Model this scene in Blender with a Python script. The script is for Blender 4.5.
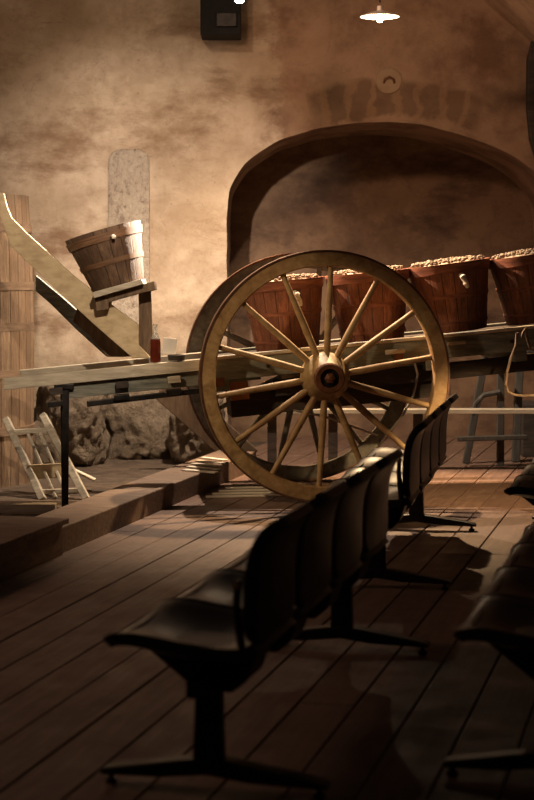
import bpy, bmesh, math, random
from mathutils import Vector, Matrix, noise
for o in list(bpy.data.objects): bpy.data.objects.remove(o)
S = bpy.context.scene
COL = S.collection
PI = math.pi
random.seed(7)
# ------------------------------------------------------------------ camera
F, CAMH, PITCH = 1700.0, 1.45, math.radians(4.04)
cd = bpy.data.cameras.new('camera'); cam = bpy.data.objects.new('camera', cd); COL.objects.link(cam)
cam.location = (0, 0, CAMH); cam.rotation_euler = (PI/2 - PITCH, 0, 0)
cd.sensor_fit = 'HORIZONTAL'; cd.sensor_width = 24; cd.lens = F/534*24
cd.dof.use_dof = True; cd.dof.focus_distance = 11.1; cd.dof.aperture_fstop = 3.0
S.camera = cam
# ------------------------------------------------------------------ world, exposure, lights
w = bpy.data.worlds.new('world'); S.world = w; w.use_nodes = True
w.node_tree.nodes['Background'].inputs[0].default_value = (0.30, 0.19, 0.14, 1)
w.node_tree.nodes['Background'].inputs[1].default_value = 0.035
S.view_settings.view_transform = 'Standard'; S.view_settings.look = 'None'
S.view_settings.gamma = 1; S.view_settings.exposure = 0.0; S.view_settings.use_curve_mapping = False

def lamp(name, kind, loc, target, power, color, size=0.05, cone=None, blend=0.5, shape=None):
    d = bpy.data.lights.new(name, kind); o = bpy.data.objects.new(name, d); COL.objects.link(o)
    o.location = loc; d.energy = power; d.color = color
    if kind == 'AREA': d.size = size
    else: d.shadow_soft_size = size
    if kind == 'SPOT': d.spot_size = math.radians(cone); d.spot_blend = blend
    if target is not None:
        o.rotation_euler = (Vector(target)-Vector(loc)).to_track_quat('-Z', 'Y').to_euler()
    return o
PEND = (0.822, 12.55, 3.395)          # pendant lamp above the cart
SPOT = (-0.195, 12.2, 3.415)        # small bright spotlight high in the hall
lamp('pendant_light', 'SPOT', (PEND[0], PEND[1], PEND[2]-.10), (PEND[0]-.22, PEND[1]-1.3, 0), 760, (1, .65, .34), .035, 72, .65)
lamp('pendant_glow', 'POINT', (PEND[0], PEND[1], PEND[2]-.10), None, 11, (1, .74, .48), .025)
lamp('spotlight_light', 'SPOT', (SPOT[0], SPOT[1]+.0, SPOT[2]-.06), (.1, 12.6, 0.8), 620, (1, .80, .60), .03, 125, .7)
lamp('left_wall_light', 'SPOT', (-1.2, 8.0, 3.1), (-1.05, 14.3, 2.0), 1900, (1, .84, .69), .06, 30, 1.0)
lamp('left_high_light', 'SPOT', (-1.2, 11.0, 4.4), (-1.3, 14.3, 2.6), 130, (1, .72, .48), .10, 80, 1.0)
lamp('right_wall_fill', 'SPOT', (-.9, 10.2, 3.95), (1.45, 14.3, 2.6), 235, (1, .60, .38), .14, 56, .8)  # unseen spot put in for the dim right wall and niche
lamp('wheel_fill', 'SPOT', (-2.4, 8.6, 2.9), (.2, 11.05, .72), 270, (1, .72, .42), .05, 27, .5)  # unseen spot put in to light the wheel face
lamp('tub_fill', 'SPOT', (-1.1, 12.1, 3.0), (1.0, 11.8, 1.3), 1000, (1, .66, .42), .04, 44, .7)  # unseen spot added to light the tubs from the left
lamp('bucket_edge_fill', 'SPOT', (.5, 12.3, 2.6), (-1.2, 11.4, 1.70), 2800, (1, .84, .66), .04, 30, .6)  # unseen spot added to brighten the bucket's right edge
lamp('stand_fill', 'SPOT', (-.35, 8.2, 3.1), (-1.55, 11.6, 1.10), 430, (1, .80, .58), .04, 32, .6)  # unseen spot added for the fronts of stand, bucket and shaft
lamp('floor_light', 'SPOT', (2.55, 8.8, 2.05), (1.28, 11.5, 0), 700, (1, .68, .34), .05, 25, .5)
lamp('vault_fill', 'SPOT', (-.2, 10.2, 2.7), (2.25, 13.4, 4.0), 110, (1, .66, .42), .05, 22, .8)  # unseen uplight added to brighten the vault
lamp('hall_fill', 'AREA', (-4.2, 7.3, 3.6), (-1.2, 7.0, 0), 30, (1, .62, .46), .8)  # unseen area fill, set far left to keep the backrests dark

# ------------------------------------------------------------------ layout helpers
cp, sp = math.cos(PITCH), math.sin(PITCH)
def ray(u, v):
    a = (u-267)/F; b = (400-v)/F
    return Vector((a, cp + b*sp, -sp + b*cp))
def at(u, v, y):
    r = ray(u, v); t = y/r.y
    return Vector((r.x*t, y, CAMH + r.z*t))
def ground(u, v, z=0.0):
    r = ray(u, v); t = (z-CAMH)/r.z
    return Vector((r.x*t, r.y*t, z))
def empty(name, loc, rz=0):
    o = bpy.data.objects.new(name, None); COL.objects.link(o); o.location = loc; o.rotation_euler = (0, 0, rz)
    o.empty_display_size = .1
    return o
def tag(o, label=None, cat=None, group=None, kind=None):
    if label: o['label'] = label
    if cat: o['category'] = cat
    if group: o['group'] = group
    if kind: o['kind'] = kind
    return o
def copy_tree(o, parent=None):
    kids = list(o.children)
    c = o.copy(); COL.objects.link(c)
    if parent is not None: c.parent = parent
    for ch in kids: copy_tree(ch, c)
    return c

class MB:
    def __init__(s, M=None): s.bm = bmesh.new(); s.M = M or Matrix.Identity(4)
    def _v(s, pts): return [s.bm.verts.new(s.M @ Vector(p)) for p in pts]
    def hexa(s, p):   # 8 points, bottom ring 0-3, top ring 4-7
        v = s._v(p)
        for f in ((3,2,1,0),(4,5,6,7),(0,1,5,4),(1,2,6,5),(2,3,7,6),(3,0,4,7)):
            s.bm.faces.new([v[i] for i in f])
        return s
    def box(s, c, d, R=None):
        R = R or Matrix.Identity(3); c = Vector(c); x, y, z = d[0]/2, d[1]/2, d[2]/2
        return s.hexa([c + R @ Vector(q) for q in ((-x,-y,-z),(x,-y,-z),(x,y,-z),(-x,y,-z),(-x,-y,z),(x,-y,z),(x,y,z),(-x,y,z))])
    def bar(s, a, b, w1, t1, w2=None, t2=None, side=(0,1,0)):
        a, b = Vector(a), Vector(b); w2 = w2 or w1; t2 = t2 or t1
        d = (b-a).normalized(); q = Vector(side); q = (q - d*q.dot(d)).normalized(); p = d.cross(q)
        pts = []
        for c, ww, tt in ((a, w1, t1), (b, w2, t2)):
            for i, j in ((-1,-1),(1,-1),(1,1),(-1,1)): pts.append(c + p*i*ww/2 + q*j*tt/2)
        return s.hexa(pts)
    def prism(s, poly, y0, y1):     # polygon in xz, extruded along y
        a = s._v([(x, y0, z) for x, z in poly]); b = s._v([(x, y1, z) for x, z in poly]); n = len(poly)
        s.bm.faces.new(a); s.bm.faces.new(b[::-1])
        for i in range(n): s.bm.faces.new([a[i], b[i], b[(i+1) % n], a[(i+1) % n]])
        return s
    def lathe(s, prof, n=32, c=(0,0,0), R=None, caps=True, wob=0):
        R = R or Matrix.Identity(3); c = Vector(c); rings = []
        for r, z in prof:
            rings.append(s._v([c + R @ Vector((r*math.cos(2*PI*k/n), r*math.sin(2*PI*k/n), z)) for k in range(n)]))
        for A, B in zip(rings, rings[1:]):
            for k in range(n): s.bm.faces.new([A[k], A[(k+1) % n], B[(k+1) % n], B[k]])
        if caps: s.bm.faces.new(rings[0][::-1]); s.bm.faces.new(rings[-1])
        return s
    def tube(s, pts, r, n=8):
        pts = [Vector(p) for p in pts]; rings = []
        rr = r if isinstance(r, (list, tuple)) else [r]*len(pts)
        up = Vector((.13, .2, 1)).normalized()
        for i, p in enumerate(pts):
            d = (pts[min(i+1, len(pts)-1)] - pts[max(i-1, 0)]).normalized()
            q = d.cross(up)
            if q.length < .05: q = d.cross(Vector((1, 0, 0)))
            q.normalize(); t = d.cross(q)
            rings.append(s._v([p + (q*math.cos(2*PI*k/n) + t*math.sin(2*PI*k/n))*rr[i] for k in range(n)]))
        for A, B in zip(rings, rings[1:]):
            for k in range(n): s.bm.faces.new([A[k], A[(k+1) % n], B[(k+1) % n], B[k]])
        s.bm.faces.new(rings[0][::-1]); s.bm.faces.new(rings[-1])
        return s
    def build(s, name, mat, parent=None, bevel=0, smooth=False, seg=2):
        bmesh.ops.recalc_face_normals(s.bm, faces=s.bm.faces)
        me = bpy.data.meshes.new(name); s.bm.to_mesh(me); s.bm.free()
        me.materials.append(mat)
        o = bpy.data.objects.new(name, me); COL.objects.link(o)
        if parent is not None: o.parent = parent
        if smooth:
            for p in me.polygons: p.use_smooth = True
            me.set_sharp_from_angle(angle=math.radians(40))
        if bevel:
            m = o.modifiers.new('bevel', 'BEVEL'); m.width = bevel; m.segments = seg; m.limit_method = 'ANGLE'
        return o

# ------------------------------------------------------------------ materials
class NT:
    def __init__(s, name):
        s.m = bpy.data.materials.new(name); s.m.use_nodes = True; s.t = s.m.node_tree; s.n = s.t.nodes
        s.b = s.n['Principled BSDF']; s.co = s.n.new('ShaderNodeTexCoord')
    def lk(s, a, b): s.t.links.new(a, b)
    def mapping(s, scale=(1,1,1), loc=(0,0,0), rot=(0,0,0), src='Object'):
        m = s.n.new('ShaderNodeMapping'); s.lk(s.co.outputs[src], m.inputs[0])
        m.inputs['Scale'].default_value = scale; m.inputs['Location'].default_value = loc; m.inputs['Rotation'].default_value = rot
        return m.outputs[0]
    def noise(s, vec, scale, detail=5, rough=.6, dist=0):
        n = s.n.new('ShaderNodeTexNoise'); n.inputs['Scale'].default_value = scale; n.inputs['Detail'].default_value = detail
        n.inputs['Roughness'].default_value = rough; n.inputs['Distortion'].default_value = dist
        if vec is not None: s.lk(vec, n.inputs['Vector'])
        return n.outputs[0]
    def ramp(s, val, stops):
        r = s.n.new('ShaderNodeValToRGB'); s.lk(val, r.inputs[0]); e = r.color_ramp.elements
        while len(e) < len(stops): e.new(.5)
        for x, (p, c) in zip(e, stops):
            x.position = p; x.color = (c, c, c, 1) if isinstance(c, (int, float)) else (*c, 1)
        return r.outputs[0]
    def mix(s, fac, a, b, mode='MIX'):
        m = s.n.new('ShaderNodeMix'); m.data_type = 'RGBA'; m.blend_type = mode
        for k, val in ((0, fac), (6, a), (7, b)):
            if isinstance(val, (int, float)): m.inputs[k].default_value = val
            elif isinstance(val, tuple): m.inputs[k].default_value = (*val, 1)
            else: s.lk(val, m.inputs[k])
        return m.outputs[2]
    def math(s, op, a, b=0.0, clamp=False):
        m = s.n.new('ShaderNodeMath'); m.operation = op; m.use_clamp = clamp
        for k, val in ((0, a), (1, b)):
            if isinstance(val, (int, float)): m.inputs[k].default_value = val
            else: s.lk(val, m.inputs[k])
        return m.outputs[0]
    def sep(s, vec):
        x = s.n.new('ShaderNodeSeparateXYZ'); s.lk(vec, x.inputs[0]); return x.outputs
    def bump(s, h, strength=.5, dist=.01):
        b = s.n.new('ShaderNodeBump'); b.inputs['Strength'].default_value = strength; b.inputs['Distance'].default_value = dist
        s.lk(h, b.inputs['Height']); s.lk(b.outputs[0], s.b.inputs['Normal'])
    def out(s, col, rough=.8, metal=0):
        if isinstance(col, tuple): s.b.inputs['Base Color'].default_value = (*col, 1)
        else: s.lk(col, s.b.inputs['Base Color'])
        if isinstance(rough, (int, float)): s.b.inputs['Roughness'].default_value = rough
        else: s.lk(rough, s.b.inputs['Roughness'])
        s.b.inputs['Metallic'].default_value = metal
        return s.m
def wood(name, dark, mid, light, grain=(1, 1, 14), rough=.7, bump=.4, sc=3.0, patch=None):
    k = NT(name); v = k.mapping(grain); n = k.noise(v, sc, 8, .65, .4)
    c = k.ramp(n, [(.30, dark), (.52, mid), (.72, light)])
    g = k.noise(k.mapping((1,1,1)), 2.2, 3)
    c = k.mix(k.ramp(g, [(.35, .0), (.7, .55)]), c, patch or dark)
    k.bump(n, bump, .006)
    return k.out(c, rough)
def metal(name, c1, c2, rough=.5, met=.8):
    k = NT(name); n = k.noise(k.mapping(), 18, 6); k.bump(n, .3, .003)
    return k.out(k.ramp(n, [(.35, c1), (.7, c2)]), rough, met)

M = {}
def plaster(name, hi, lo, stain, brown, divide=True):
    k = NT(name); P = k.mapping()
    big = k.noise(P, .9, 6, .6, .2); med = k.noise(k.mapping((1,1,1), (3,1,7)), 2.2, 7, .62, .1); fine = k.noise(P, 22, 6, .7)
    c = k.mix(k.ramp(big, [(.35, 0.0), (.62, 1.0)]), lo, hi)
    c = k.mix(k.ramp(med, [(.47, 0.0), (.68, .85)]), c, stain)
    c = k.mix(k.ramp(k.noise(k.mapping((1,1,1.2), (7,7,7)), 9, 8, .75), [(.48, 0), (.68, .6)]), c, stain)
    c = k.mix(k.ramp(k.noise(k.mapping((.8,1,1.9), (9,2,4)), 1.2, 8, .66, .15), [(.52, 0), (.66, .8)]), c, brown)
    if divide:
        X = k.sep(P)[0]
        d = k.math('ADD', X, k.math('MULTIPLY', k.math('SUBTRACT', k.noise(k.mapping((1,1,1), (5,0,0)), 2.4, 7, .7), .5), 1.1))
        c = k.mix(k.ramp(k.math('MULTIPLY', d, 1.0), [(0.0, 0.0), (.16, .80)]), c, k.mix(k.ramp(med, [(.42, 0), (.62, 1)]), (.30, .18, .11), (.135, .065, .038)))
        # brick courses of an old arch showing through the plaster over the niche
        ca = at(388, 395, 14.3); dx = k.math('SUBTRACT', X, ca.x); dz = k.math('SUBTRACT', k.sep(P)[2], ca.z)
        rr = k.math('SQRT', k.math('ADD', k.math('MULTIPLY', dx, dx), k.math('MULTIPLY', dz, dz)))
        rr = k.math('ADD', rr, k.math('MULTIPLY', k.math('SUBTRACT', med, .5), .28))
        an = k.math('ARCTAN2', dx, dz)
        band = k.ramp(k.math('SUBTRACT', rr, 2.0), [(.30, 0.0), (.33, 1.0), (.57, 1.0), (.62, 0.0)])
        side = k.ramp(k.math('ADD', k.math('ABSOLUTE', k.math('SUBTRACT', an, .02)), k.math('MULTIPLY', k.math('SUBTRACT', big, .5), .25)), [(.26, 1.0), (.34, 0.0)])
        strp = k.math('SINE', k.math('ADD', k.math('MULTIPLY', an, 80), k.math('MULTIPLY', med, 14)))
        bc = k.mix(k.ramp(strp, [(.25, 0.0), (.75, 1.0)]), (.085, .045, .022), (.20, .115, .055))
        c = k.mix(k.math('MULTIPLY', k.math('MULTIPLY', band, side), .6), c, bc)
        # narrow cracks
        cr = k.noise(k.mapping((1,1,1.6), (2,0,1)), 1.7, 6, .6, .9)
        line = k.math('ABSOLUTE', k.math('SUBTRACT', cr, .5))
        c = k.mix(k.ramp(line, [(0.0, .3), (.005, 0.0)]), c, (.08, .045, .025))
    vo = k.n.new('ShaderNodeTexVoronoi'); vo.inputs['Scale'].default_value = 9; k.lk(P, vo.inputs['Vector'])
    pit = k.ramp(vo.outputs[0], [(.03, .5), (.12, 0.0)])
    pit = k.math('MULTIPLY', pit, k.ramp(med, [(.48, 0), (.6, 1)]))
    c = k.mix(pit, c, brown)
    h = k.math('ADD', k.math('MULTIPLY', med, 1.3), k.math('MULTIPLY', fine, .35))
    h = k.math('ADD', h, big)
    k.bump(h, .55, .03)
    return k.out(c, .95)
M['plaster'] = plaster('plaster', (.50, .385, .28), (.36, .26, .17), (.27, .185, .115), (.16, .085, .042))
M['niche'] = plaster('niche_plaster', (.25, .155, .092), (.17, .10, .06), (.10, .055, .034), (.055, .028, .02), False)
def relief():
    k = NT('rough_relief_stone'); P = k.mapping((1, 1, .7)); a = k.noise(P, 26, 6, .75); b = k.noise(k.mapping((1, 1, .6), (4, 4, 4)), 9, 5, .7)
    c = k.ramp(a, [(.34, (.20, .14, .10)), (.43, (.46, .36, .27)), (.7, (.58, .48, .37))])
    c = k.mix(k.ramp(b, [(.56, 0), (.68, .7)]), c, (.22, .15, .11))
    k.bump(k.math('ADD', a, b), 1.0, .05); return k.out(c, .95)
M['relief'] = relief()
M['ring'] = plaster('pale_mortar', (.34, .235, .145), (.30, .205, .125), (.24, .155, .09), (.19, .115, .06), False)
M['vous'] = plaster('old_arch_bricks', (.25, .155, .085), (.20, .115, .06), (.13, .065, .035), (.09, .042, .025), False)
def rock_mat():
    k = NT('rock'); P = k.mapping(); a = k.noise(P, 11, 9, .75, .0); b = k.noise(P, 2.5, 4)
    c = k.ramp(a, [(.3, (.22, .16, .11)), (.55, (.38, .29, .20)), (.75, (.52, .42, .32))])
    k.bump(a, 1.0, .09); return k.out(k.mix(k.ramp(b, [(.4, 0), (.7, .4)]), c, (.20, .15, .12)), .9)
M['rock'] = rock_mat()
def earth():
    k = NT('earth'); P = k.mapping(); a = k.noise(P, 9, 8, .7)
    k.bump(a, .8, .03); return k.out(k.ramp(a, [(.3, (.045, .03, .02)), (.7, (.16, .11, .075))]), .95)
M['earth'] = earth()
PW = .1975
def floor_mat():
    k = NT('plank_floor'); P = k.mapping(); s = k.sep(P)
    idx = k.math('FLOOR', k.math('DIVIDE', s[0], PW))
    wn = k.n.new('ShaderNodeTexWhiteNoise'); wn.noise_dimensions = '1D'; k.lk(idx, wn.inputs['W'])
    cmb = k.n.new('ShaderNodeCombineXYZ'); k.lk(s[0], cmb.inputs[0]); k.lk(s[1], cmb.inputs[1]); k.lk(k.math('MULTIPLY', wn.outputs[0], 30), cmb.inputs[2])
    mp = k.n.new('ShaderNodeMapping'); mp.inputs['Scale'].default_value = (9, .7, 1); k.lk(cmb.outputs[0], mp.inputs[0])
    n = k.noise(mp.outputs[0], 3.5, 8, .68, .5)
    c = k.ramp(n, [(.3, (.12, .068, .046)), (.55, (.205, .125, .086)), (.75, (.31, .20, .142))])
    c = k.mix(k.math('MULTIPLY', wn.outputs[0], .45), c, (.12, .062, .042))
    g = k.noise(k.mapping((1, 1, 1)), 1.3, 5, .6)
    c = k.mix(k.ramp(g, [(.4, 0), (.75, .45)]), c, (.085, .045, .035))
    k.bump(n, .35, .004)
    return k.out(c, k.ramp(k.noise(P, 5, 4), [(.3, .45), (.7, .68)]))
M['floor'] = floor_mat()
M['beam'] = wood('worn_plank', (.13, .08, .05), (.25, .165, .115), (.36, .25, .18), (2, 14, 14), .75)
M['box'] = wood('step_wood', (.14, .08, .045), (.25, .15, .09), (.34, .22, .14), (8, 2, 8), .7)
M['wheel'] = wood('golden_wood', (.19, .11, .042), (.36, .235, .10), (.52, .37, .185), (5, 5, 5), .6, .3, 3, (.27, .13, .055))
M['wheel_back'] = wood('shaded_grey_wheel_wood', (.07, .058, .042), (.15, .13, .10), (.27, .24, .19), (5, 5, 5), .65, .3, 3)  # rear wheel wood, darkened to paint in its shade behind the front wheel
M['hub'] = wood('hub_wood', (.17, .10, .04), (.34, .22, .09), (.46, .32, .16), (6, 2, 6), .55)
M['tyre'] = metal('tyre_iron', (.10, .045, .025), (.20, .10, .06), .55, .5)
M['iron'] = metal('black_iron', (.010, .009, .009), (.035, .028, .025), .5, .6)
M['rust'] = metal('rusty_iron', (.10, .035, .015), (.22, .09, .04), .6, .5)
M['cartgrey'] = wood('blue_grey_paint', (.075, .078, .062), (.17, .17, .135), (.30, .28, .215), (2, 14, 14), .75)
M['cartpale'] = wood('pale_plank', (.27, .23, .17), (.44, .38, .29), (.60, .53, .41), (2, 14, 14), .7)
M['cartdark'] = wood('dark_timber', (.018, .013, .010), (.045, .03, .022), (.09, .06, .042), (2, 12, 12), .8)
M['stand'] = wood('ochre_board', (.34, .25, .14), (.52, .40, .24), (.64, .52, .34), (3, 6, 6), .7)
M['standdark'] = wood('brown_board', (.06, .035, .018), (.14, .085, .045), (.22, .14, .08), (12, 12, 2), .75)
M['lath_light_stripe'] = wood('pale_lath_light_stripe', (.62, .54, .42), (.80, .73, .60), (.88, .82, .72), (2, 12, 12), .8)  # pale wood of pegs and lath, whitened to imitate bright stripes of light
M['trestle'] = wood('grey_trestle', (.035, .03, .025), (.07, .06, .048), (.11, .095, .078), (9, 9, 2), .8)
def stave(name, a, b, c, d, count):
    k = NT(name); P = k.mapping(); s = k.sep(P)
    ang = k.math('MULTIPLY', k.math('ADD', k.math('ARCTAN2', s[1], s[0]), PI), count/(2*PI))
    wn = k.n.new('ShaderNodeTexWhiteNoise'); wn.noise_dimensions = '1D'; k.lk(k.math('FLOOR', ang), wn.inputs['W'])
    fr = k.math('FRACT', ang); edge = k.math('MINIMUM', fr, k.math('SUBTRACT', 1.0, fr))
    n = k.noise(k.mapping((13, 13, 1.4)), 4, 8, .75, .3)
    col = k.ramp(n, [(.3, a), (.52, b), (.75, c)])
    col = k.mix(k.math('MULTIPLY', wn.outputs[0], .65), col, d)
    st = k.noise(k.mapping((3, 3, 3), (4, 1, 2)), 1.5, 5)
    col = k.mix(k.ramp(st, [(.45, 0), (.7, .7)]), col, a)
    line = k.ramp(edge, [(.0, .8), (.05, 0.0)])
    col = k.mix(line, col, tuple(x*.25 for x in a))
    h = k.math('ADD', n, k.math('MULTIPLY', line, -1.6)); k.bump(h, .6, .008)
    return k.out(col, .68)
M['tub'] = stave('red_stained_staves', (.06, .020, .011), (.30, .105, .050), (.50, .21, .10), (.12, .04, .02), 20)
M['tubhoop'] = wood('red_hoop', (.06, .02, .012), (.26, .085, .042), (.40, .16, .08), (2, 2, 14), .65)
M['bucket'] = stave('brown_staves', (.04, .02, .011), (.12, .065, .034), (.24, .15, .085), (.07, .035, .018), 18)
M['buckethoop'] = wood('brown_hoop', (.06, .027, .013), (.17, .085, .04), (.27, .16, .085), (2, 2, 14), .65)
M['vat'] = stave('old_vat_staves', (.15, .095, .06), (.34, .22, .13), (.46, .33, .21), (.20, .12, .07), 34)
M['vathoop'] = wood('vat_hoop', (.13, .08, .05), (.28, .18, .11), (.40, .28, .18), (2, 2, 14), .7)
def pomace():
    k = NT('grape_pomace'); a = k.noise(k.mapping(), 30, 5); k.bump(a, .8, .02)
    return k.out(k.ramp(a, [(.35, (.12, .08, .055)), (.6, (.40, .31, .22))]), .8)
M['pomace'] = pomace()
def leather():
    k = NT('black_leather'); n = k.noise(k.mapping(), 60, 4); k.bump(n, .05, .001)
    m = k.out(k.ramp(n, [(.3, (.016, .012, .010)), (.7, (.024, .019, .016))]), k.ramp(k.noise(k.mapping(), 7, 2), [(.3, .30), (.7, .38)]))
    return m
M['leather'] = leather()
M['blackmetal'] = metal('black_painted_steel', (.010, .009, .009), (.020, .018, .017), .38, .3)
M['chrome'] = metal('worn_chrome', (.35, .32, .28), (.5, .46, .4), .3, .9)
M['brass'] = metal('brass', (.6, .4, .12), (.75, .52, .2), .35, .9)
M['darkhousing'] = metal('dark_housing', (.004, .0035, .003), (.010, .009, .008), .9, .0)
M['terracotta'] = wood('terracotta', (.34, .12, .04), (.50, .19, .065), (.58, .25, .1), (3, 3, 3), .8)
k = NT('white_enamel'); M['enamel'] = k.out(k.ramp(k.noise(k.mapping(), 9), [(.4, (.82, .74, .64)), (.7, (.9, .82, .72))]), .35)
k = NT('paper'); M['paper'] = k.out(k.ramp(k.noise(k.mapping(), 9), [(.4, (.75, .70, .62)), (.7, (.85, .8, .72))]), .9)
k = NT('rope'); n_ = k.noise(k.mapping((40, 40, 40)), 1, 3); k.bump(n_, .5, .004); M['rope'] = k.out(k.ramp(n_, [(.3, (.12, .075, .045)), (.7, (.24, .16, .10))]), .9)
k = NT('wine_glass'); M['wine'] = k.out(k.ramp(k.noise(k.mapping((1, 1, 1)), 4), [(.4, (.06, .010, .006)), (.7, (.13, .022, .012))]), .12)
k = NT('clear_glass'); k.b.inputs['Transmission Weight'].default_value = .75; M['glass'] = k.out(k.ramp(k.noise(k.mapping(), 3), [(.4, (.85, .82, .76)), (.7, (.9, .88, .82))]), .08)
def glow(name, c, s):
    k = NT(name); k.b.inputs['Emission Color'].default_value = (*c, 1); k.b.inputs['Emission Strength'].default_value = s
    return k.out(c, .5)
M['bulb'] = glow('glowing_bulb', (1, .82, .58), 14)
M['lens'] = glow('glowing_lens', (1, .95, .86), 30)

# ------------------------------------------------------------------ setting
def struct(o): o['kind'] = 'structure'; return o
AZ = math.radians(13.97)
WY = 14.3
# plank floor: own frame, local y runs along the planks, local x across (to the right)
p62 = ground(62, 800)
RF = Matrix.Rotation(-AZ, 3, 'Z')
def loc_floor(p): return RF.transposed() @ Vector(p)
x0 = loc_floor(p62).x
edge_x = loc_floor(ground(61, 554)).x          # front foot of the kerb beam
fl = empty('tmp', (0,0,0)); bpy.data.objects.remove(fl)
mb = MB()
kmin = int(math.floor((edge_x - .40 - x0)/PW)); kmax = 46
rnd = random.Random(3)
for i in range(kmin, kmax):
    a, b = (i)*PW + .0035, (i+1)*PW - .0035
    y = -1.5 - rnd.random()*2.5
    while y < 19:
        L = 3.1 + rnd.random()*1.6; y1 = min(y+L, 19)
        dz = rnd.uniform(-.0015, .0015)
        mb.box(((a+b)/2, (y+y1)/2, -.012+dz), (b-a, y1-y-.004, .024)); y = y1
mb.box(((kmin+kmax)/2*PW, 8, -.05), ((kmax-kmin)*PW, 24, .02))
fo = mb.build('floor', M['floor'], bevel=.0025, seg=1)
fo.rotation_euler = (0, 0, -AZ); fo.location = RF @ Vector((x0, 0, 0)); struct(fo)
# earth ground left of the kerb
g = MB(); NX, NY = 40, 40; rows = []
for j in range(NY+1):
    row = []
    for i in range(NX+1):
        lx = edge_x - .22 - 6*i/NX; ly = 5 + 13*j/NY; q = RF @ Vector((lx, ly, 0))
        row.append(g.bm.verts.new((q.x, q.y, -.035 + .02*noise.noise(q*1.7))))
    rows.append(row)
for j in range(NY):
    for i in range(NX): g.bm.faces.new([rows[j][i], rows[j+1][i], rows[j+1][i+1], rows[j][i+1]])
go = g.build('floor', M['earth'], smooth=True); go.name = 'floor_earth'; struct(go)

# back wall with the arched niche
arch_px = [(228,470),(227,350),(227,260),(228,205),(233,182),(249,160),(279,141),(312,130),(350,124),(390,122),(430,127),(470,138),(502,151),(530,168),(549,188),(556,210),(558,260),(559,350),(560,470)]
arch = [(at(u, v, WY).x, at(u, v, WY).z) for u, v in arch_px]
def interp_arch(n=8):
    out = []
    for i in range(len(arch)-1):
        p0 = arch[max(i-1,0)]; p1 = arch[i]; p2 = arch[i+1]; p3 = arch[min(i+2, len(arch)-1)]
        for t in range(n):
            s = t/n
            out.append(tuple(.5*((2*p1[d])+(-p0[d]+p2[d])*s+(2*p0[d]-5*p1[d]+4*p2[d]-p3[d])*s*s+(-p0[d]+3*p1[d]-3*p2[d]+p3[d])*s**3) for d in (0,1)))
    out.append(arch[-1]); return out
AR = interp_arch(5)
AR = [(x + .012*noise.noise(Vector((x*5, z*5, 3))), z + .012*noise.noise(Vector((z*5, x*5, 9)))) for x, z in AR]
def wob(x, z, y): return y + .045*noise.noise(Vector((x*.9, z*.9, 1.3))) + .014*noise.noise(Vector((x*3.1, z*3.1, 4)))
from mathutils.geometry import delaunay_2d_cdt
bz, tz, lx_, rx_ = -.15, 6.0, -6.0, 6.0
bound = [(lx_, bz), (AR[0][0], bz)] + [p for p in AR if p[1] > bz+.02] + [(AR[-1][0], bz), (rx_, bz), (rx_, tz), (lx_, tz)]
nb = len(bound); pts = [Vector(p) for p in bound]
def inside_arch(x, z):
    c = False; pl = bound[1:-3]
    for i in range(len(pl)):
        a, b = pl[i], pl[i-1]
        if (a[1] > z) != (b[1] > z) and x < (b[0]-a[0])*(z-a[1])/(b[1]-a[1])+a[0]: c = not c
    return c
xx = lx_ + .1
while xx < rx_ - .05:
    zz = bz + .1
    while zz < tz - .05:
        if not inside_arch(xx, zz) and min((xx-p[0])**2+(zz-p[1])**2 for p in bound[1:-3]) > .03**2: pts.append(Vector((xx, zz)))
        zz += .125
    xx += .125
vs, es, fs, *_ = delaunay_2d_cdt(pts, [(i, (i+1) % nb) for i in range(nb)], [], 1, 1e-5)
wm = MB(); vv = [wm.bm.verts.new((p.x, wob(p.x, p.y, WY), p.y)) for p in vs]
for f in fs:
    c = sum((vs[i] for i in f), Vector((0, 0)))/len(f)
    if not inside_arch(c.x, c.y): wm.bm.faces.new([vv[i] for i in f])
# soffit and jambs of the niche, same wall
D = 1.3
ring0 = [wm.bm.verts.new((x, wob(x, z, WY), z)) for x, z in AR if z > bz+.02]
prev = ring0
for s in (.08, .35, .7, 1.0):
    cur = [wm.bm.verts.new((v.co.x + .01*noise.noise(Vector((v.co.x*4, s*5, v.co.z*4))), WY + D*s, v.co.z)) for v in ring0]
    for a in range(len(cur)-1): wm.bm.faces.new([prev[a], prev[a+1], cur[a+1], cur[a]])
    prev = cur
wo = wm.build('wall_back', M['plaster'], smooth=True); struct(wo)
# niche back wall
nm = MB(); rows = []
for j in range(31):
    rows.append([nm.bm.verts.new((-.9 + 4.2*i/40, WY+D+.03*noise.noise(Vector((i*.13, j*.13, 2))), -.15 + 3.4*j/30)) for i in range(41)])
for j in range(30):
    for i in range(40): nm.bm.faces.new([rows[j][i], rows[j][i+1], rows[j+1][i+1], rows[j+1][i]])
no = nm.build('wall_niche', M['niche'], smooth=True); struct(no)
# arched relief stone left of the niche
def arc_poly(u0, u1, vtop, vbot, r):
    P_ = [at(u0, vbot, WY), at(u0, vtop+r, WY)]
    for k_ in range(1, 8): t = k_/8*PI/2; P_.append(at(u0+r-r*math.cos(t), vtop+r-r*math.sin(t), WY))
    for k_ in range(0, 8): t = k_/8*PI/2; P_.append(at(u1-r+r*math.sin(t), vtop+r-r*math.cos(t), WY))
    P_.append(at(u1, vbot, WY)); return [(p.x, p.z) for p in P_]
rm = MB(); rm.prism(arc_poly(108, 150, 149, 372, 14), wob(-1.16, 2.0, WY)-.035, WY+.08)
struct(rm.build('trim_2', M['relief'], bevel=.018))
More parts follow.
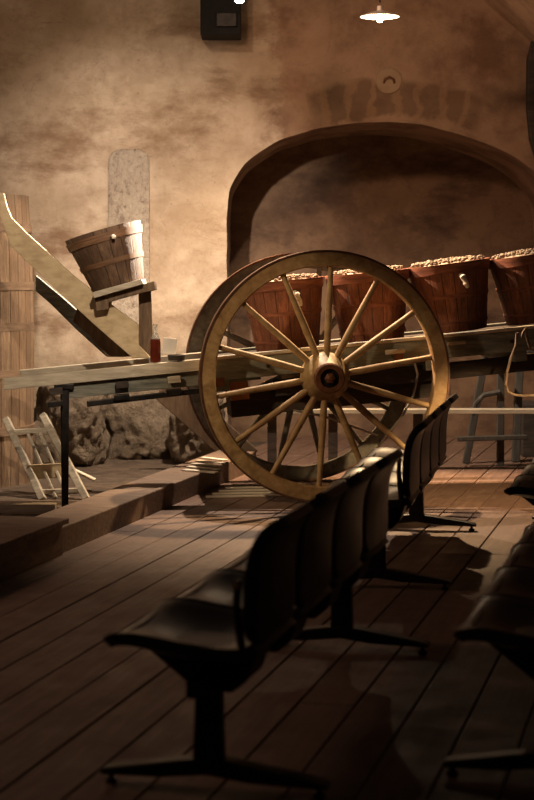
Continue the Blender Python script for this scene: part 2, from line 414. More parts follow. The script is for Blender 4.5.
# pale mortar disc with a small iron loop's mark
c0 = at(389, 81, WY); rg = MB(); rg.lathe([(.115, 0), (.108, .05)], 24, (c0.x, wob(c0.x, c0.z, WY)+.036, c0.z), Matrix.Rotation(PI/2, 3, 'X'))
struct(rg.build('trim_3', M['ring'], bevel=.01))
arcm = MB(); arcm.tube([(c0.x-.045, wob(c0.x, c0.z, WY)-.01, c0.z-.02), (c0.x-.035, wob(c0.x, c0.z, WY)-.022, c0.z+.012), (c0.x, wob(c0.x, c0.z, WY)-.025, c0.z+.028), (c0.x+.035, wob(c0.x, c0.z, WY)-.022, c0.z+.012), (c0.x+.045, wob(c0.x, c0.z, WY)-.01, c0.z-.02)], .011)
tag(arcm.build('iron_loop', M['rust'], smooth=True), 'small rusty iron loop set in the pale mortar disc above the niche', 'hook')
# vault springing at the upper right
vprof = [(470,-14),(487,4),(505,19),(522,34),(540,52),(560,80)]
vp = [(at(u, v, WY).x, at(u, v, WY).z) for u, v in vprof]
vl = MB(); vl.prism(vp + [(vp[-1][0]+1.5, vp[-1][1]), (vp[-1][0]+1.5, vp[0][1]+1.2), (vp[0][0]+.1, vp[0][1]+1.2)], 12.6, WY+.05)
struct(vl.build('ceiling', M['plaster'], bevel=.01))
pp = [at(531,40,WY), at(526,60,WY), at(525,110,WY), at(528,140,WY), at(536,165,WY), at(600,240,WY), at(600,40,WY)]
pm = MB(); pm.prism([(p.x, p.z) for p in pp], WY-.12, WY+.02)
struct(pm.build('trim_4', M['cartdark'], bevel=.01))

# kerb beam and step box
km = MB(); yk0 = loc_floor(ground(61, 554)).y; 
km.box((edge_x-.15, (yk0+12.6)/2, .05), (.30, 12.6-yk0, .18))
ko = km.build('kerb_beam', M['beam'], bevel=.008); ko.rotation_euler = (0, 0, -AZ)
tag(ko, 'long low wooden kerb beam along the floor edge, behind the step box', 'beam')
bx_ = empty('step_box', RF @ Vector((edge_x-.2, yk0-1.6, 0)), -AZ)
tag(bx_, 'low brown wooden step box at the left edge, in front of the kerb', 'step')
MB().box((0, 0, .083), (.44, 3.16, .166)).build('body', M['box'], bx_, bevel=.006)
MB().box((.0, 0, .1805), (.50, 3.19, .029)).build('top_board', M['beam'], bx_, bevel=.005)
# light board lying on the earth
q = at(30, 504, 10.9)
tag(MB().box((-1.90, 10.80, -.005), (1.10, .10, .06), Matrix.Rotation(.01, 3, 'Z')).build('edging_board', M['cartpale'], bevel=.006), 'pale edging board lying flat on the earth behind the step box', 'board')

# ------------------------------------------------------------------ rocks at the wall foot
def rock(u0, u1, v0, v1, y, depth, seed, label):
    a = at(u0, v1, y); b = at(u1, v0, y); c = (a+b)/2; c.y = y+depth*.3
    bm = bmesh.new(); bmesh.ops.create_icosphere(bm, subdivisions=5, radius=1)
    for v in bm.verts:
        n = v.co.normalized(); s = Vector((seed*3.1, seed*1.7, seed))
        d = 1 + .30*noise.noise(n*1.3+s) + .16*abs(noise.noise(n*2.7+s)) + .10*noise.noise(n*6+s) + .07*noise.noise(n*13+s)+.04*noise.noise(n*26+s)
        m_ = max(abs(n.x), abs(n.y), abs(n.z)); d *= (1/m_)**.45
        v.co = Vector((n.x*(b.x-a.x)/2*d*.95, n.y*depth/2*d, n.z*(b.z-a.z)/2*d*.93))
    me = bpy.data.meshes.new('boulder'); bm.to_mesh(me); bm.free(); me.materials.append(M['rock'])
    for p in me.polygons: p.use_smooth = True
    o = bpy.data.objects.new('boulder', me); COL.objects.link(o); o.location = c
    tag(o, label, 'rock', 'boulders at the foot of the wall'); return o
rock(30, 103, 372, 474, 13.5, .6, 1, 'tall sunlit tan boulder at the wall foot behind the slatted rack'.replace('sunlit ', 'brightly lit '))
rock(101, 172, 380, 467, 14.02, .3, 2, 'dark boulder in the middle of the three at the wall foot')
rock(168, 220, 386, 472, 13.68, .6, 5, 'squat grey boulder nearest the cart wheels at the wall foot')

# ------------------------------------------------------------------ cart
YAW = math.asin(.122)
OC = Vector((.304, 11.645, 0)); HUBZ = .822; R = .822
cart = empty('wooden_cart', OC, YAW)
tag(cart, 'two-wheeled wooden cart with big golden spoked wheels carrying a row of red tubs', 'cart')
TILT = Matrix.Translation((0, 0, HUBZ)) @ Matrix.Rotation(-math.radians(5.3), 4, 'Y')
RX = Matrix.Rotation(PI/2, 3, 'X')    # lathe axis -> -y (towards the camera)
def wheel(y, wm_, hubm, first):
    # felloes
    n = 112; r0, r1, t = R-.105, R-.012, .075; mb = MB(); rings = []
    prof = [(r0+.008, -t/2), (r1, -t/2), (r1, t/2), (r0+.008, t/2), (r0, t/2-.012), (r0, -t/2+.012)]
    for k in range(n):
        a = 2*PI*k/n
        rings.append(mb._v([(r*math.cos(a), z, r*math.sin(a)) for r, z in prof]))
    for k in range(n):
        A, B = rings[k], rings[(k+1) % n]
        for j in range(6): mb.bm.faces.new([A[j], A[(j+1) % 6], B[(j+1) % 6], B[j]])
    wo = mb.build('wheel', wm_, cart, smooth=True); wo.location = (0, y, HUBZ)
    mb = MB(); rings = []
    for k in range(n):
        a = 2*PI*k/n
        rings.append(mb._v([(r*math.cos(a), z, r*math.sin(a)) for r, z in ((R-.013, -.042), (R, -.042), (R, .042), (R-.013, .042))]))
    for k in range(n):
        A, B = rings[k], rings[(k+1) % n]
        for j in range(4): mb.bm.faces.new([A[j], A[(j+1) % 4], B[(j+1) % 4], B[j]])
    ty = mb.build('tyre', M['tyre'], wo, smooth=True)
    for k in range(14):
        a = PI/2 - math.radians(3 + (0 if first else 9)) + 2*PI*k/14; c, s = math.cos(a), math.sin(a)
        mb = MB(); pts = []; rad = []
        for q_, rr in ((.11, .020), (.2, .0225), (.34, .024), (.5, .021), (.64, .018), (.735, .019)):
            pts.append((c*q_, -.035*(1-q_/.735), s*q_)); rad.append(rr)
        mb.tube(pts, rad, 10); mb.build('spoke', wm_, wo, smooth=True)
    sg = 1 if y < 0 else -1
    Rm = RX if y < 0 else Matrix.Rotation(-PI/2, 3, 'X')
    MB().lathe([(.085, -.14), (.10, -.13), (.13, -.08), (.158, -.03), (.160, .035), (.145, .055), (.115, .105), (.098, .17), (.092, .185), (.092, .19)], 40, (0, 0, 0), Rm).build('hub', hubm, wo, smooth=True)
    MB().lathe([(.060, .15), (.093, .15), (.099, .165), (.099, .200), (.090, .208), (.062, .208), (.060, .15)], 40, (0, 0, 0), Rm, caps=False).build('hub_ring', M['rust'], wo, smooth=True)
    MB().lathe([(.061, .10), (.061, .193), (.001, .194)], 32, (0, 0, 0), Rm).build('hub_box', M['iron'], wo, smooth=True)
    MB().lathe([(.034, .19), (.034, .215), (.016, .220), (.014, .235)], 6, (0, 0, 0), Rm).build('axle_nut', M['rust'], wo, bevel=.003)
    MB().lathe([(.1605, -.028), (.1625, -.0), (.1615, .030)], 40, (0, 0, 0), Rm).build('hub_band', M['iron'] if not first else hubm, wo, smooth=True)
    return wo
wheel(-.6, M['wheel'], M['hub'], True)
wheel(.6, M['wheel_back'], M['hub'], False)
MB().box((0, 0, HUBZ), (.09, 1.0, .10)).build('axle', M['cartdark'], cart, bevel=.01)
def tb(): return MB(TILT)
def part(mb, name, mat, bev=.004): return mb.build(name, mat, cart, bevel=bev)
T0 = .185      # top of the rails above the axle
LFT, RGT = -2.07, 2.45
part(tb().box((( LFT-.70)/2, -.42, T0-.037), (-.70-LFT, .085, .075)), 'shaft', M['cartpale'])
part(tb().box(((-1.98-.70)/2, .42, T0-.037), (1.28, .085, .075)), 'shaft', M['cartpale'])
part(tb().box(((-.95+RGT)/2, -.42, T0-.075-.005), (RGT+.95, .07, .15)) if False else tb().box(((-.70+RGT)/2, -.42, T0-.085), (RGT+.70, .075, .14)), 'side_rail', M['cartgrey'])
part(tb().box(((-.70+RGT)/2, -.42, T0-.004), (RGT+.70, .10, .022)), 'rail_cap', M['cartpale'])
part(tb().box(((-.70+RGT)/2, .42, T0-.075), (RGT+.70, .075, .15)), 'side_rail', M['cartgrey'])
part(tb().box((-1.05, -.40, T0-.125), (1.30, .06, .095)), 'under_rail', M['cartgrey'])
part(tb().box(((-.70+RGT)/2, -.0, T0-.035), (RGT+.66, .76, .03)), 'bed_board', M['cartdark'])
for x in (-.66, .05, .75, 1.35, 2.0):
    part(tb().box((x, 0, T0-.19), (.09, .92, .07)), 'cross_bar', M['cartgrey'])
part(tb().box((1.0, -.30, T0-.25), (2.6, .06, .11)), 'lower_dark_bar', M['cartdark'])  # dark bar filling the dark band below the near rail
part(tb().box((.15, -.12, T0-.34), (1.5, .3, .16)), 'axle_block', M['cartdark'])
for x in (-1.75, -1.32, -.98):
    part(tb().box((x, -.45, T0-.195), (.10, .10, .035)), 'iron_clamp', M['iron'])
    part(tb().box((x+.01, -.462, T0-.115), (.085, .022, .045)), 'clamp_block', M['cartdark'] if x != -.98 else M['cartpale'])
part(tb().bar((-1.55, -.42, T0-.22), (-.70, -.42, T0-.205), .035, .05), 'iron_bar', M['iron'])
part(tb().box((-.73, -.47, T0-.16), (.17, .07, .055)), 'iron_bracket', M['rust'])
part(tb().box((.50, -.475, T0-.075), (.13, .05, .03)), 'hook_plate', M['cartpale'])
part(tb().box((.52, -.47, T0-.125), (.06, .04, .07)), 'hook_block', M['rust'])
for x in (.92, 1.58): part(tb().box((x, -.465, T0-.06), (.12, .04, .022)), 'peg', M['cartpale'])
for x in (1.30, 1.95, -.35): part(tb().lathe([(.014, 0), (.014, .03)], 10, (x, -.455, T0-.085), RX), 'bolt', M['iron'], .002)
part(tb().tube([(.62, -.47, T0-.14), (.64, -.47, T0-.24), (.60, -.46, T0-.38), (.52, -.46, T0-.50), (.40, -.46, T0-.62), (.34, -.44, T0-.70)], .0085), 'iron_stay', M['chrome'], 0)
part(tb().tube([(.34, -.46, T0-.62), (.0, -.45, T0-.46), (-.2, -.4, T0-.40)], .007), 'iron_stay', M['chrome'], 0)
# prop leg under the left end of the shaft
pl_ = at(65, 500, 10.99); Xp = (pl_.x-OC.x)*math.cos(YAW)+(pl_.y-OC.y)*math.sin(YAW)
zt = HUBZ + T0 + Xp*math.tan(math.radians(5.3)) - .07
part(MB().bar((Xp, -.42, -.03), (Xp+.005, -.42, zt), .045, .05, .058, .06), 'prop_leg', M['iron'], .008)
part(MB().box((Xp, -.42, zt-.02), (.13, .08, .035)), 'prop_bracket', M['iron'], .005)
def cart_pt(X, Y, Z=T0):   # point of the tilted bed in the world
    p = TILT @ Vector((X, Y, Z)); return cart.matrix_basis @ p
cart_basis = Matrix.Translation(OC) @ Matrix.Rotation(YAW, 4, 'Z')
def cart_pt(X, Y, Z=T0): return cart_basis @ (TILT @ Vector((X, Y, Z)))

# ------------------------------------------------------------------ tubs
def make_tub(name, rb, rt, h, mats, hoops, peg=True, n=40):
    o = empty(name, (0,0,0)); t = .022
    MB().lathe([(rb-t, .03), (rb, 0), (rt, h), (rt-t, h), (rb-t, .03)], n, caps=True).build('staves', mats[0], o, smooth=True) if False else None
    mb = MB(); nst = n
    rings = [[], [], [], [], []]
    prof = [(0.001, 0.0), (rb, 0.0), (rt, h), (rt-t, h), (rb-t, .035), (.001, .035)]
    mb.lathe(prof, n, caps=False); mb.build('staves', mats[0], o, smooth=True)
    for z0, hh, tt in hoops:
        r0 = rb + (rt-rb)*z0/h; r1 = rb + (rt-rb)*(z0+hh)/h
        MB().lathe([(r0-.004, z0), (r0+tt, z0), (r1+tt, z0+hh), (r1-.004, z0+hh), (r0-.004, z0)], n, caps=False).build('hoop', mats[1], o, smooth=True)
    if peg:
        r_ = rt + .01
        MB().tube([(.045, -r_+.01, h-.085), (.052, -r_-.03, h-.10), (.062, -r_-.035, h-.14), (.075, -r_-.015, h-.17)], [.018, .022, .020, .012], 10).build('peg', mats[2], o, smooth=True)
    return o
HB = .47
tub = make_tub('wooden_tub', .215, .283, HB, (M['tub'], M['tubhoop'], M['lath_light_stripe']), [(.05, .028, .005), (.235, .028, .005), (.405, .067, .009)])
def heap(r, seed):
    rn = random.Random(seed); bm = bmesh.new()
    for k_ in range(260):
        a = rn.random()*2*PI; d = r*math.sqrt(rn.random()); s = rn.uniform(.006, .013)
        hgt = .012+.010*(1-(d/r)**2) + rn.uniform(-.006, .012)
        mt = Matrix.Translation((d*math.cos(a), d*math.sin(a), hgt)) @ Matrix.Rotation(rn.random()*3, 4, 'X') @ Matrix.Diagonal((1.25, .9, .8, 1))
        bmesh.ops.create_icosphere(bm, subdivisions=1, radius=s, matrix=mt)
    bmesh.ops.create_cone(bm, segments=32, cap_ends=True, radius1=r*.98, radius2=r*.6, depth=.03, matrix=Matrix.Translation((0, 0, -.006)))
    me = bpy.data.meshes.new('grape_pomace'); bm.to_mesh(me); bm.free(); me.materials.append(M['pomace'])
    for p in me.polygons: p.use_smooth = True
    o = bpy.data.objects.new('grape_pomace', me); COL.objects.link(o); return o
tlabels = ['red-brown wooden tub directly above the hub, leftmost in the row on the cart',
           'red-brown wooden tub partly behind the right rim of the big wheel, second from the left',
           'red-brown wooden tub with pale peg, standing just right of the big wheel',
           'red-brown wooden tub cut by the right photo edge, last in the row on the cart']
hl = ['heap of pale pomace filling the tub above the hub', 'heap of pale pomace in the tub behind the right rim of the wheel',
      'heap of pale pomace in the tub just right of the wheel', 'heap of pale pomace in the tub at the right photo edge']
TUBX = [(-.145, 1.0), (.45, 0), (1.035, 0), (1.62, 0)]
for i, (X, _) in enumerate(TUBX):
    o = tub if i == 0 else copy_tree(tub)
    p = cart_pt(X, .02, T0-.015); ry = [5.3, 5.3, 7.5, 9][i]
    o.location = p; o.rotation_mode = 'QUATERNION'
    q = (Matrix.Rotation(YAW, 4, 'Z') @ Matrix.Rotation(-math.radians(ry), 4, 'Y') @ Matrix.Rotation([0, .5, -.1, .3][i], 4, 'Z')).to_quaternion()
    o.rotation_quaternion = q
    if i > 1: o.location = p + Vector((0, 0, .012*(i-1)))
    tag(o, tlabels[i], 'tub', 'tubs in a row on the cart')
    hp = heap(.25, i+11); hp.rotation_mode = 'QUATERNION'; hp.rotation_quaternion = q
    hp.location = o.location + q @ Vector((0, 0, HB-.002))
    tag(hp, hl[i], 'grapes', None, 'stuff')

# ------------------------------------------------------------------ tipping stand with bucket, left
YS = 11.36
def poly(px, y): return [(at(u, v, y).x, at(u, v, y).z) for u, v in px]
st = empty('bucket_stand', at(150, 358, YS)); sl = Vector(st.location)
MS = Matrix.Translation(-sl)
def sp_(px, y0, y1, name, mat, bev=.004): return MB(MS).prism(poly(px, YS), y0, y1).build(name, mat, st, bevel=bev)
tag(st, 'ochre sloping board stand with small shelf holding the tilted bucket above the shaft', 'stand')
sp_([(0,215),(0,193),(4,193),(7,206),(12,218),(28,234),(49,253),(73,275),(92,290),(139,325),(139,345),(151,358),(133,358),(94,324),(56,289),(34,268),(11,246),(4,226)], YS-.02, YS+.03, 'sloping_board', M['stand'])
sp_([(31,275),(60,299),(90,326),(127,358),(103,358),(72,330),(48,306),(31,291)], YS+.22, YS+.27, 'rear_board', M['cartgrey'])
sp_([(74,309),(80,307),(102,326),(134,357),(121,358),(105,358),(88,337),(70,322)], YS+.15, YS+.195, 'brace_board', M['standdark'])
sp_([(138,289),(150,287),(153,358),(139,358)], YS+.035, YS+.10, 'post', M['standdark'])
sp_([(95,292),(143,279),(145,284),(96,298)], YS-.16, YS+.20, 'shelf', M['cartpale'])
sp_([(96,298),(140,285.5),(155,281),(156,290),(138,294),(110,302),(110,309),(98,311)], YS-.10, YS+.031+.1, 'shelf_bracket', M['standdark'])
# bucket
bk = make_tub('wooden_bucket', .172, .262, .395, (M['bucket'], M['buckethoop'], M['lath_light_stripe']), [(.16, .035, .007), (.315, .05, .009)], False)
MB().tube([(.07, -.262, .33), (.08, -.288, .325), (.095, -.285, .318)], [.012, .015, .008], 8).build('peg', M['lath_light_stripe'], bk, smooth=True)
MB().tube([(-.11, 0, .395), (-.14, 0, .40), (.11, 0, .40)], .0001, 4) if False else None
b0 = at(119.5, 288.5, YS+.03); b1 = at(101, 232, YS+.03)
bk.location = at(119.5, 288.0, YS+.02); bk.rotation_euler = (0, -math.radians(16.0), 0)
tag(bk, 'dark brown staved bucket tilted to the left on the stand shelf', 'bucket')
# bottle, card
bo = empty('wine_bottle', cart_pt(-1.08, -.42)+Vector((0,0,.005))); Lb = bo.location
MB().lathe([(.001, 0), (.033, .002), (.035, .01), (.035, .125), (.033, .14), (.03, .155)], 24, caps=False).build('body', M['wine'], bo, smooth=True)
MB().lathe([(.0305, .154), (.022, .175), (.0135, .198), (.0125, .24), (.016, .242), (.016, .252), (.001, .253)], 24, caps=False).build('neck', M['glass'], bo, smooth=True)
tag(bo, 'small red wine bottle standing on the shaft beside the stand post', 'bottle')
cd_ = MB().box((0, 0, .062), (.095, .012, .11), Matrix.Rotation(.12, 3, 'Y')).build('card', M['paper'], bevel=.001)
cd_.location = cart_pt(-.93, .42, T0+.004); cd_.rotation_euler = (-.0, 0, .1)
tag(cd_, 'small blank white card standing on the cart beside the rear wheel rim', 'card')
ty_ = MB().lathe([(.001, 0), (.055, 0), (.06, .035), (.05, .037), (.048, .012), (.001, .012)], 20, caps=False).build('clay_pot', M['cartdark'], smooth=True)
ty_.location = cart_pt(-.94, -.42, T0+.007); tag(ty_, 'small dark bowl on the shaft right of the wine bottle', 'bowl')
ty_.name = 'small_bowl'
# ------------------------------------------------------------------ low rail behind the cart
yr = 12.95
rl = empty('low_rail', (at(390, 411, yr).x, yr, 0)); rx = rl.location.x
tag(rl, 'long low wooden rail on dark posts running behind the cart', 'rail')
xa, xb = at(236, 411, yr).x-rx, at(560, 409, yr).x-rx; zr = at(400, 411, yr).z
MB().box(((xa+xb)/2, 0, zr), (xb-xa, .14, .035)).build('rail_board', M['cartpale'], rl, bevel=.004)
for u in (272, 333, 478-60, 560):
    MB().box((at(u, 411, yr).x-rx, .0, (zr-.0175)/2), (.07, .07, zr-.0175)).build('post', M['cartdark'], rl, bevel=.004)
part(tb().box((-.535, -.22, T0-.235), (.125, .16, .14)), 'terracotta_block', M['terracotta'])
part(tb().box((-.535, -.22, T0-.11), (.05, .05, .14)), 'hanger', M['iron'])

# ------------------------------------------------------------------ trestle, crate, rope, prop board
yt = 13.2
tr = empty('trestle', (at(500, 450, yt).x, yt, 0)); tx = tr.location
MT = Matrix.Translation((-tx.x, -tx.y, 0))
tag(tr, 'grey wooden trestle with curved brace standing on the floor at the right', 'trestle')
MB(MT).bar((at(500.5, 450, yt).x, yt, 0), at(500.5, 348, yt), .055, .055).build('leg', M['trestle'], tr, bevel=.006)
MB(MT).bar((at(514, 440, yt+.4).x, yt+.3, .0), at(520, 352, yt+.4), .06, .06).build('leg', M['trestle'], tr, bevel=.006)
MB(MT).bar((at(466, 440, yt+.2).x, yt+.2, .0), at(486, 352, yt+.2), .055, .05).build('leg', M['trestle'], tr, bevel=.006)
MB(MT).bar(at(457, 439, yt-.05), at(527, 437, yt-.05), .035, .06).build('foot_bar', M['trestle'], tr, bevel=.005)
MB(MT).bar(at(482, 350, yt), at(532, 349, yt), .05, .30).build('top_bar', M['trestle'], tr, bevel=.005)
MB(MT).tube([at(472, 415, yt-.03), at(476, 403, yt-.03), at(484, 395, yt-.03), at(500, 392, yt-.03)], .02, 8).build('brace', M['trestle'], tr, smooth=True)
cr = empty('dark_crate', ground(541, 457), 0)
MB().box((0, .25, .20), (.30, .5, .40)).build('body', M['cartdark'], cr, bevel=.006)
MB().box((0, .25, .415), (.32, .52, .03)).build('lid', M['cartdark'], cr, bevel=.004)
tag(cr, 'dark wooden crate cut by the right photo edge beyond the trestle foot'.replace('beyond', 'beside'), 'crate')
rp = MB(); yr_ = 11.22
def rpts(px, y): return [at(u, v, y) for u, v in px]
rp.tube(rpts([(517,333),(516,345),(511,358),(507,372),(506,385),(508,392),(515,395),(524,396),(540,395)], yr_), .009)
rp.tube(rpts([(517,333),(521,338),(523,333),(525,328),(527,338),(530,348),(540,352)], yr_), .009)
tag(rp.build('rope', M['rope'], smooth=True), 'thin brown rope hanging in a loop from the cart rail at the right', 'rope')
pbm = MB(); a_ = at(164, 386, 13.1); b_ = at(248, 461, 13.15)
pbm.bar(a_, b_, .23, .05, side=(0, 1, 0)); tag(pbm.build('leaning_board', M['standdark'], bevel=.006), 'dark broad board slanting down to the ground behind the wheels', 'board')

# ------------------------------------------------------------------ slatted rack, left
yb, ytp = 11.45, 11.95
rk = empty('slatted_rack', (at(45, 498, yb).x, yb, -.03)); rkl = rk.location.copy(); MR = Matrix.Translation(-rkl)
tag(rk, 'small pale slatted wooden rack leaning back beside the thin black prop leg', 'rack')
def rk_pt(u, v): 
    t = (500-v)/85.0; return at(u, v, yb + (ytp-yb)*t)
def rk_bar(p, q_, w_, t_, name, mat=M['stand']): MB(MR).bar(rk_pt(*p), rk_pt(*q_), w_, t_).build(name, mat, rk, bevel=.005)
rk_bar((6, 419), (43, 500), .048, .05, 'side_rail', M['cartpale'])
rk_bar((43, 415), (87, 500), .048, .05, 'side_rail', M['cartpale'])
rk_bar((12, 432), (52, 430), .035, .03, 'cross_bar', M['cartpale'])
rk_bar((28, 434), (56, 498), .022, .02, 'slat', M['cartpale'])
rk_bar((40, 433), (68, 498), .022, .02, 'slat', M['cartpale'])
rk_bar((28, 472), (70, 470), .10, .02, 'panel', M['stand'])
rk_bar((38, 492), (80, 490), .03, .03, 'cross_bar', M['cartpale'])
# white lath by the rack; strips standing in for bright stripes of light
def lath(a, b, w_, label, group, z=.0):  # also lays the strips that imitate stripes of light
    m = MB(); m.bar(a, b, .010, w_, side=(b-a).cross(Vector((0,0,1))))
    o = m.build('lath', M['lath_light_stripe'], bevel=.002); tag(o, label, 'lath', group); return o  # real lath by the rack, or strip imitating a stripe of light
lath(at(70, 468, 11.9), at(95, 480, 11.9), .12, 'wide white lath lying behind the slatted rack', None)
ORD = ['farthest from the camera', 'second farthest of five', 'middle of five', 'second nearest of five', 'nearest to the camera']
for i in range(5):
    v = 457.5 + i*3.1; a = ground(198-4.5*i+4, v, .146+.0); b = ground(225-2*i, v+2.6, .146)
    lath(a, b, .055, 'short pale strip imitating a stripe of light on the kerb beam behind the wheel, ' + ORD[i], 'light stripes built on the kerb beam')
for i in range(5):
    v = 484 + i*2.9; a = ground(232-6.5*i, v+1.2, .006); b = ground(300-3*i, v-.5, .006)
    lath(a, b, .05, 'long pale strip imitating a stripe of light on the plank floor under the wheel rim, ' + ORD[i], 'light stripes built on the floor')

# ------------------------------------------------------------------ big vat at the left edge
yv = 12.5; vx = at(33, 300, yv).x - .46; zt_ = at(20, 196, yv).z
vat = empty('standing_vat', (vx, yv, -.04))
H = zt_+.04
prof = [(.001, 0), (.44, 0), (.455, H*.25), (.462, H*.5), (.455, H*.8), (.43, H), (.40, H), (.40, H-.08), (.001, H-.08)]
MB().lathe(prof, 52, caps=False).build('staves', M['vat'], vat, smooth=True)
for v in (229, 286, 326, 372, 428):
    z = at(20, v, yv).z+.04; r = .455 if v > 240 else .447
    MB().lathe([(r-.01, z-.03), (r+.008, z-.03), (r+.008, z+.03), (r-.01, z+.03)], 52, caps=False).build('hoop', M['vathoop'], vat, smooth=True)
tag(vat, 'tall old wooden vat with broad hoops at the left photo edge', 'vat')

# ------------------------------------------------------------------ lamps
pd = empty('pendant_lamp', PEND)
MB().lathe([(.001, -.012), (.06, -.014), (.143, -.034), (.146, -.030), (.10, -.012), (.045, .004), (.022, .012), (.02, .045), (.001, .046)], 40, caps=False).build('lamp_shade', M['enamel'], pd, smooth=True)
MB().lathe([(.001, -.075), (.018, -.07), (.027, -.05), (.022, -.03), (.014, -.015), (.001, -.01)], 20, caps=False).build('bulb', M['bulb'], pd, smooth=True)
MB().tube([(0, 0, .07), (0, 0, 1.4)], .006).build('cord', M['iron'], pd, smooth=True)
tag(pd, 'white enamel pendant lamp with lit bulb hanging above the niche', 'lamp')
sl_ = empty('spotlight', SPOT)
MB().lathe([(.04, .0), (.05, .03), (.05, .12), (.03, .15), (.001, .155)], 24, caps=False).build('housing', M['darkhousing'], sl_, smooth=True)
MB().lathe([(.001, -.012), (.022, -.008), (.036, .004), (.001, .006)], 24, caps=False).build('lens', M['lens'], sl_, smooth=True)
MB().tube([(0, 0, .15), (0, 0, 1.3)], .008).build('rod', M['iron'], sl_, smooth=True)
tag(sl_, 'small glaring spotlight at the top photo edge in front of the dark housing', 'lamp')
wb = empty('wall_housing', at(221, 38, 14.15)); wl = wb.location.copy()
p0, p1 = at(201, 38, 14.05), at(241, -30, 14.05); ww = p1.x-p0.x; hh = p1.z-p0.z
MB().box((0, 0, hh/2), (ww, .34, hh)).build('body', M['darkhousing'], wb, bevel=.01)
MB().box((.05, -.18, hh*.22), (ww*.5, .03, hh*.2)).build('grille', M['iron'], wb, bevel=.004)
tag(wb, 'dark boxy housing fixed high on the wall beside the spotlight', 'box')

# ------------------------------------------------------------------ beam seating
SP, NS = .545, 4
def pad(prof, w, thick, r_end=(.05, .05), dish=.012, n=15, corner=.06):
    # prof: list of (b, z); b towards the back, along x = bench axis (local y); returns mesh via grid and solidify
    from mathutils.geometry import interpolate_bezier
    L = [0]
    for a, b in zip(prof, prof[1:]): L.append(L[-1]+math.hypot(b[0]-a[0], b[1]-a[1]))
    return L
def pad_obj(name, prof, w, thick, parent, y0, c0, c1, dish):
    # smooth the profile
    def cr_(t):
        i = min(int(t), len(prof)-2); s = t-i; p0, p1, p2, p3 = prof[max(i-1,0)], prof[i], prof[i+1], prof[min(i+2, len(prof)-1)]
        return [.5*((2*p1[d])+(-p0[d]+p2[d])*s+(2*p0[d]-5*p1[d]+4*p2[d]-p3[d])*s*s+(-p0[d]+3*p1[d]-3*p2[d]+p3[d])*s**3) for d in (0,1)]
    N = 28; P_ = [cr_((len(prof)-1)*k_/N) for k_ in range(N+1)]; Ls = [0]
    for a, b in zip(P_, P_[1:]): Ls.append(Ls[-1]+math.hypot(b[0]-a[0], b[1]-a[1]))
    tot = Ls[-1]; mb = MB(); rows = []; K = 14
    for k_, (b, z) in enumerate(P_):
        s = Ls[k_]; hw = w/2
        if s < c0: hw -= c0 - math.sqrt(max(c0*c0-(c0-s)**2, 0))
        if tot-s < c1: hw -= c1 - math.sqrt(max(c1*c1-(c1-(tot-s))**2, 0))
        t = s/tot; d = dish*math.sin(PI*min(max(t, 0), 1))
        nx, nz = None, None
        a_, b_ = P_[max(k_-1, 0)], P_[min(k_+1, N)]; tx_, tz_ = b_[0]-a_[0], b_[1]-a_[1]; ln = math.hypot(tx_, tz_) or 1
        nb_, nz_ = -tz_/ln, tx_/ln
        row = []
        for j in range(K+1):
            x = -1+2*j/K; dd = -d*(1-x*x)
            row.append(mb.bm.verts.new((b+nb_*dd, y0+hw*x, z+nz_*dd)))
        rows.append(row)
    for a in range(N):
        for j in range(K): mb.bm.faces.new([rows[a][j], rows[a][j+1], rows[a+1][j+1], rows[a+1][j]])
    o = mb.build(name, M['leather'], parent, smooth=False)
    for p in o.data.polygons: p.use_smooth = True
    m = o.modifiers.new('thick', 'SOLIDIFY'); m.thickness = thick; m.offset = -1
    m2 = o.modifiers.new('bevel', 'BEVEL'); m2.width = thick*.35; m2.segments = 3; m2.limit_method = 'ANGLE'; m2.angle_limit = math.radians(50)
    return o
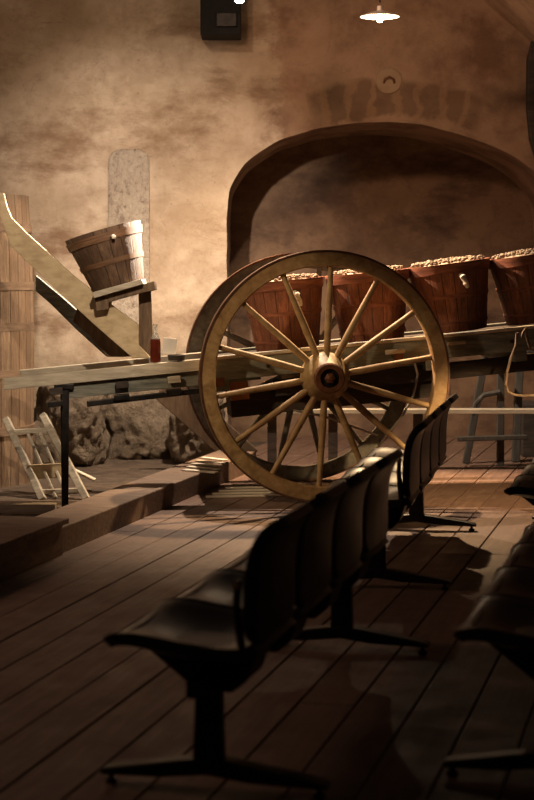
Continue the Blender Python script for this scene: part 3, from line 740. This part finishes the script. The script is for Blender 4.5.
# local frame: x = from front edge towards the backrest, y = along the bench, z up; origin at the near front corner
def make_bench(n=NS):
    o = empty('beam_seating', (0, 0, 0))
    for i in range(n):
        y = SP*(i+.5)
        s = pad_obj('seat', [(.018, .418), (.0, .440), (.025, .460), (.09, .466), (.20, .452), (.32, .436), (.40, .438), (.43, .450)], .505, .036, o, y, .06, .03, .050)
        MB().prism([(.05, .415), (.41, .400), (.38, .31), (.34, .275), (.23, .275), (.16, .33)], y-.10, y+.10).build('bracket', M['blackmetal'], s, bevel=.008)
        b = pad_obj('backrest', [(.412, .440), (.408, .50), (.408, .58), (.414, .66), (.430, .72), (.458, .768), (.500, .800)][::1], .492, .034, o, y, .07, .09, .010)
        for s_ in (-1, 1):
            MB().tube([(.38, y+s_*.225, .40), (.405, y+s_*.24, .43), (.398, y+s_*.250, .50), (.392, y+s_*.250, .56), (.396, y+s_*.250, .63)], [.012, .013, .012, .011, .010], 8).build('back_bracket', M['blackmetal'], b, smooth=True)
        MB().lathe([(.009, 0), (.009, .01), (.001, .012)], 10, (.394, y-.262, .615), RX).build('screw', M['brass'], b)
        MB().box((.40, y-.0, .425), (.05, .07, .03)).build('joint', M['chrome'], s, bevel=.006)
    MB().box((.28, SP*n/2, .315), (.07, SP*n-.04, .05)).build('beam', M['blackmetal'], o, bevel=.006)
    for y in (.14, SP*n-.14):
        lg = MB().prism([(.235, .05), (.325, .05), (.315, .315), (.245, .315)], y-.028, y+.028).build('leg', M['blackmetal'], o, bevel=.008)
        MB().prism([(-.04, .030), (-.04, .048), (.02, .058), (.20, .088), (.28, .098), (.36, .088), (.57, .056), (.62, .046), (.63, .030), (.4, .034), (.28, .05), (.14, .034)], y-.035, y+.035).build('foot', M['blackmetal'], lg, bevel=.008)
        for x in (-.015, .60): MB().lathe([(.016, 0), (.018, .012), (.008, .016), (.008, .034)], 12, (x, y, 0)).build('glide', M['blackmetal'], lg)
    return o
bench = make_bench()
def bench_at(o, corner, az):
    # bench axis points (sin az, cos az), local x points right of it
    o.location = (corner[0], corner[1], 0); o.rotation_euler = (0, 0, -az)
bench_at(bench, ground(99, 637, .455)[:2], AZ)
tag(bench, 'black four-seat bench nearest the camera, left of the aisle', 'bench', 'rows of black beam seating')
b2 = copy_tree(bench); az2 = math.radians(10.6)
leg3 = Vector((.53, 7.95)); ax = Vector((math.sin(az2), math.cos(az2))); rt_ = Vector((math.cos(az2), -math.sin(az2)))
bench_at(b2, leg3 - ax*.14 - rt_*.29, az2)
tag(b2, 'black four-seat bench in front of the big wheel, behind the nearest bench', 'bench', 'rows of black beam seating')
b3 = copy_tree(bench); bench_at(b3, ground(452, 632, .455)[:2], AZ)
tag(b3, 'black bench at the right photo edge, seats showing beside the aisle', 'bench', 'rows of black beam seating')
b4 = copy_tree(bench); bench_at(b4, ground(503, 489, .455)[:2], AZ)
tag(b4, 'farthest black bench at the right edge, only one seat front showing', 'bench', 'rows of black beam seating')
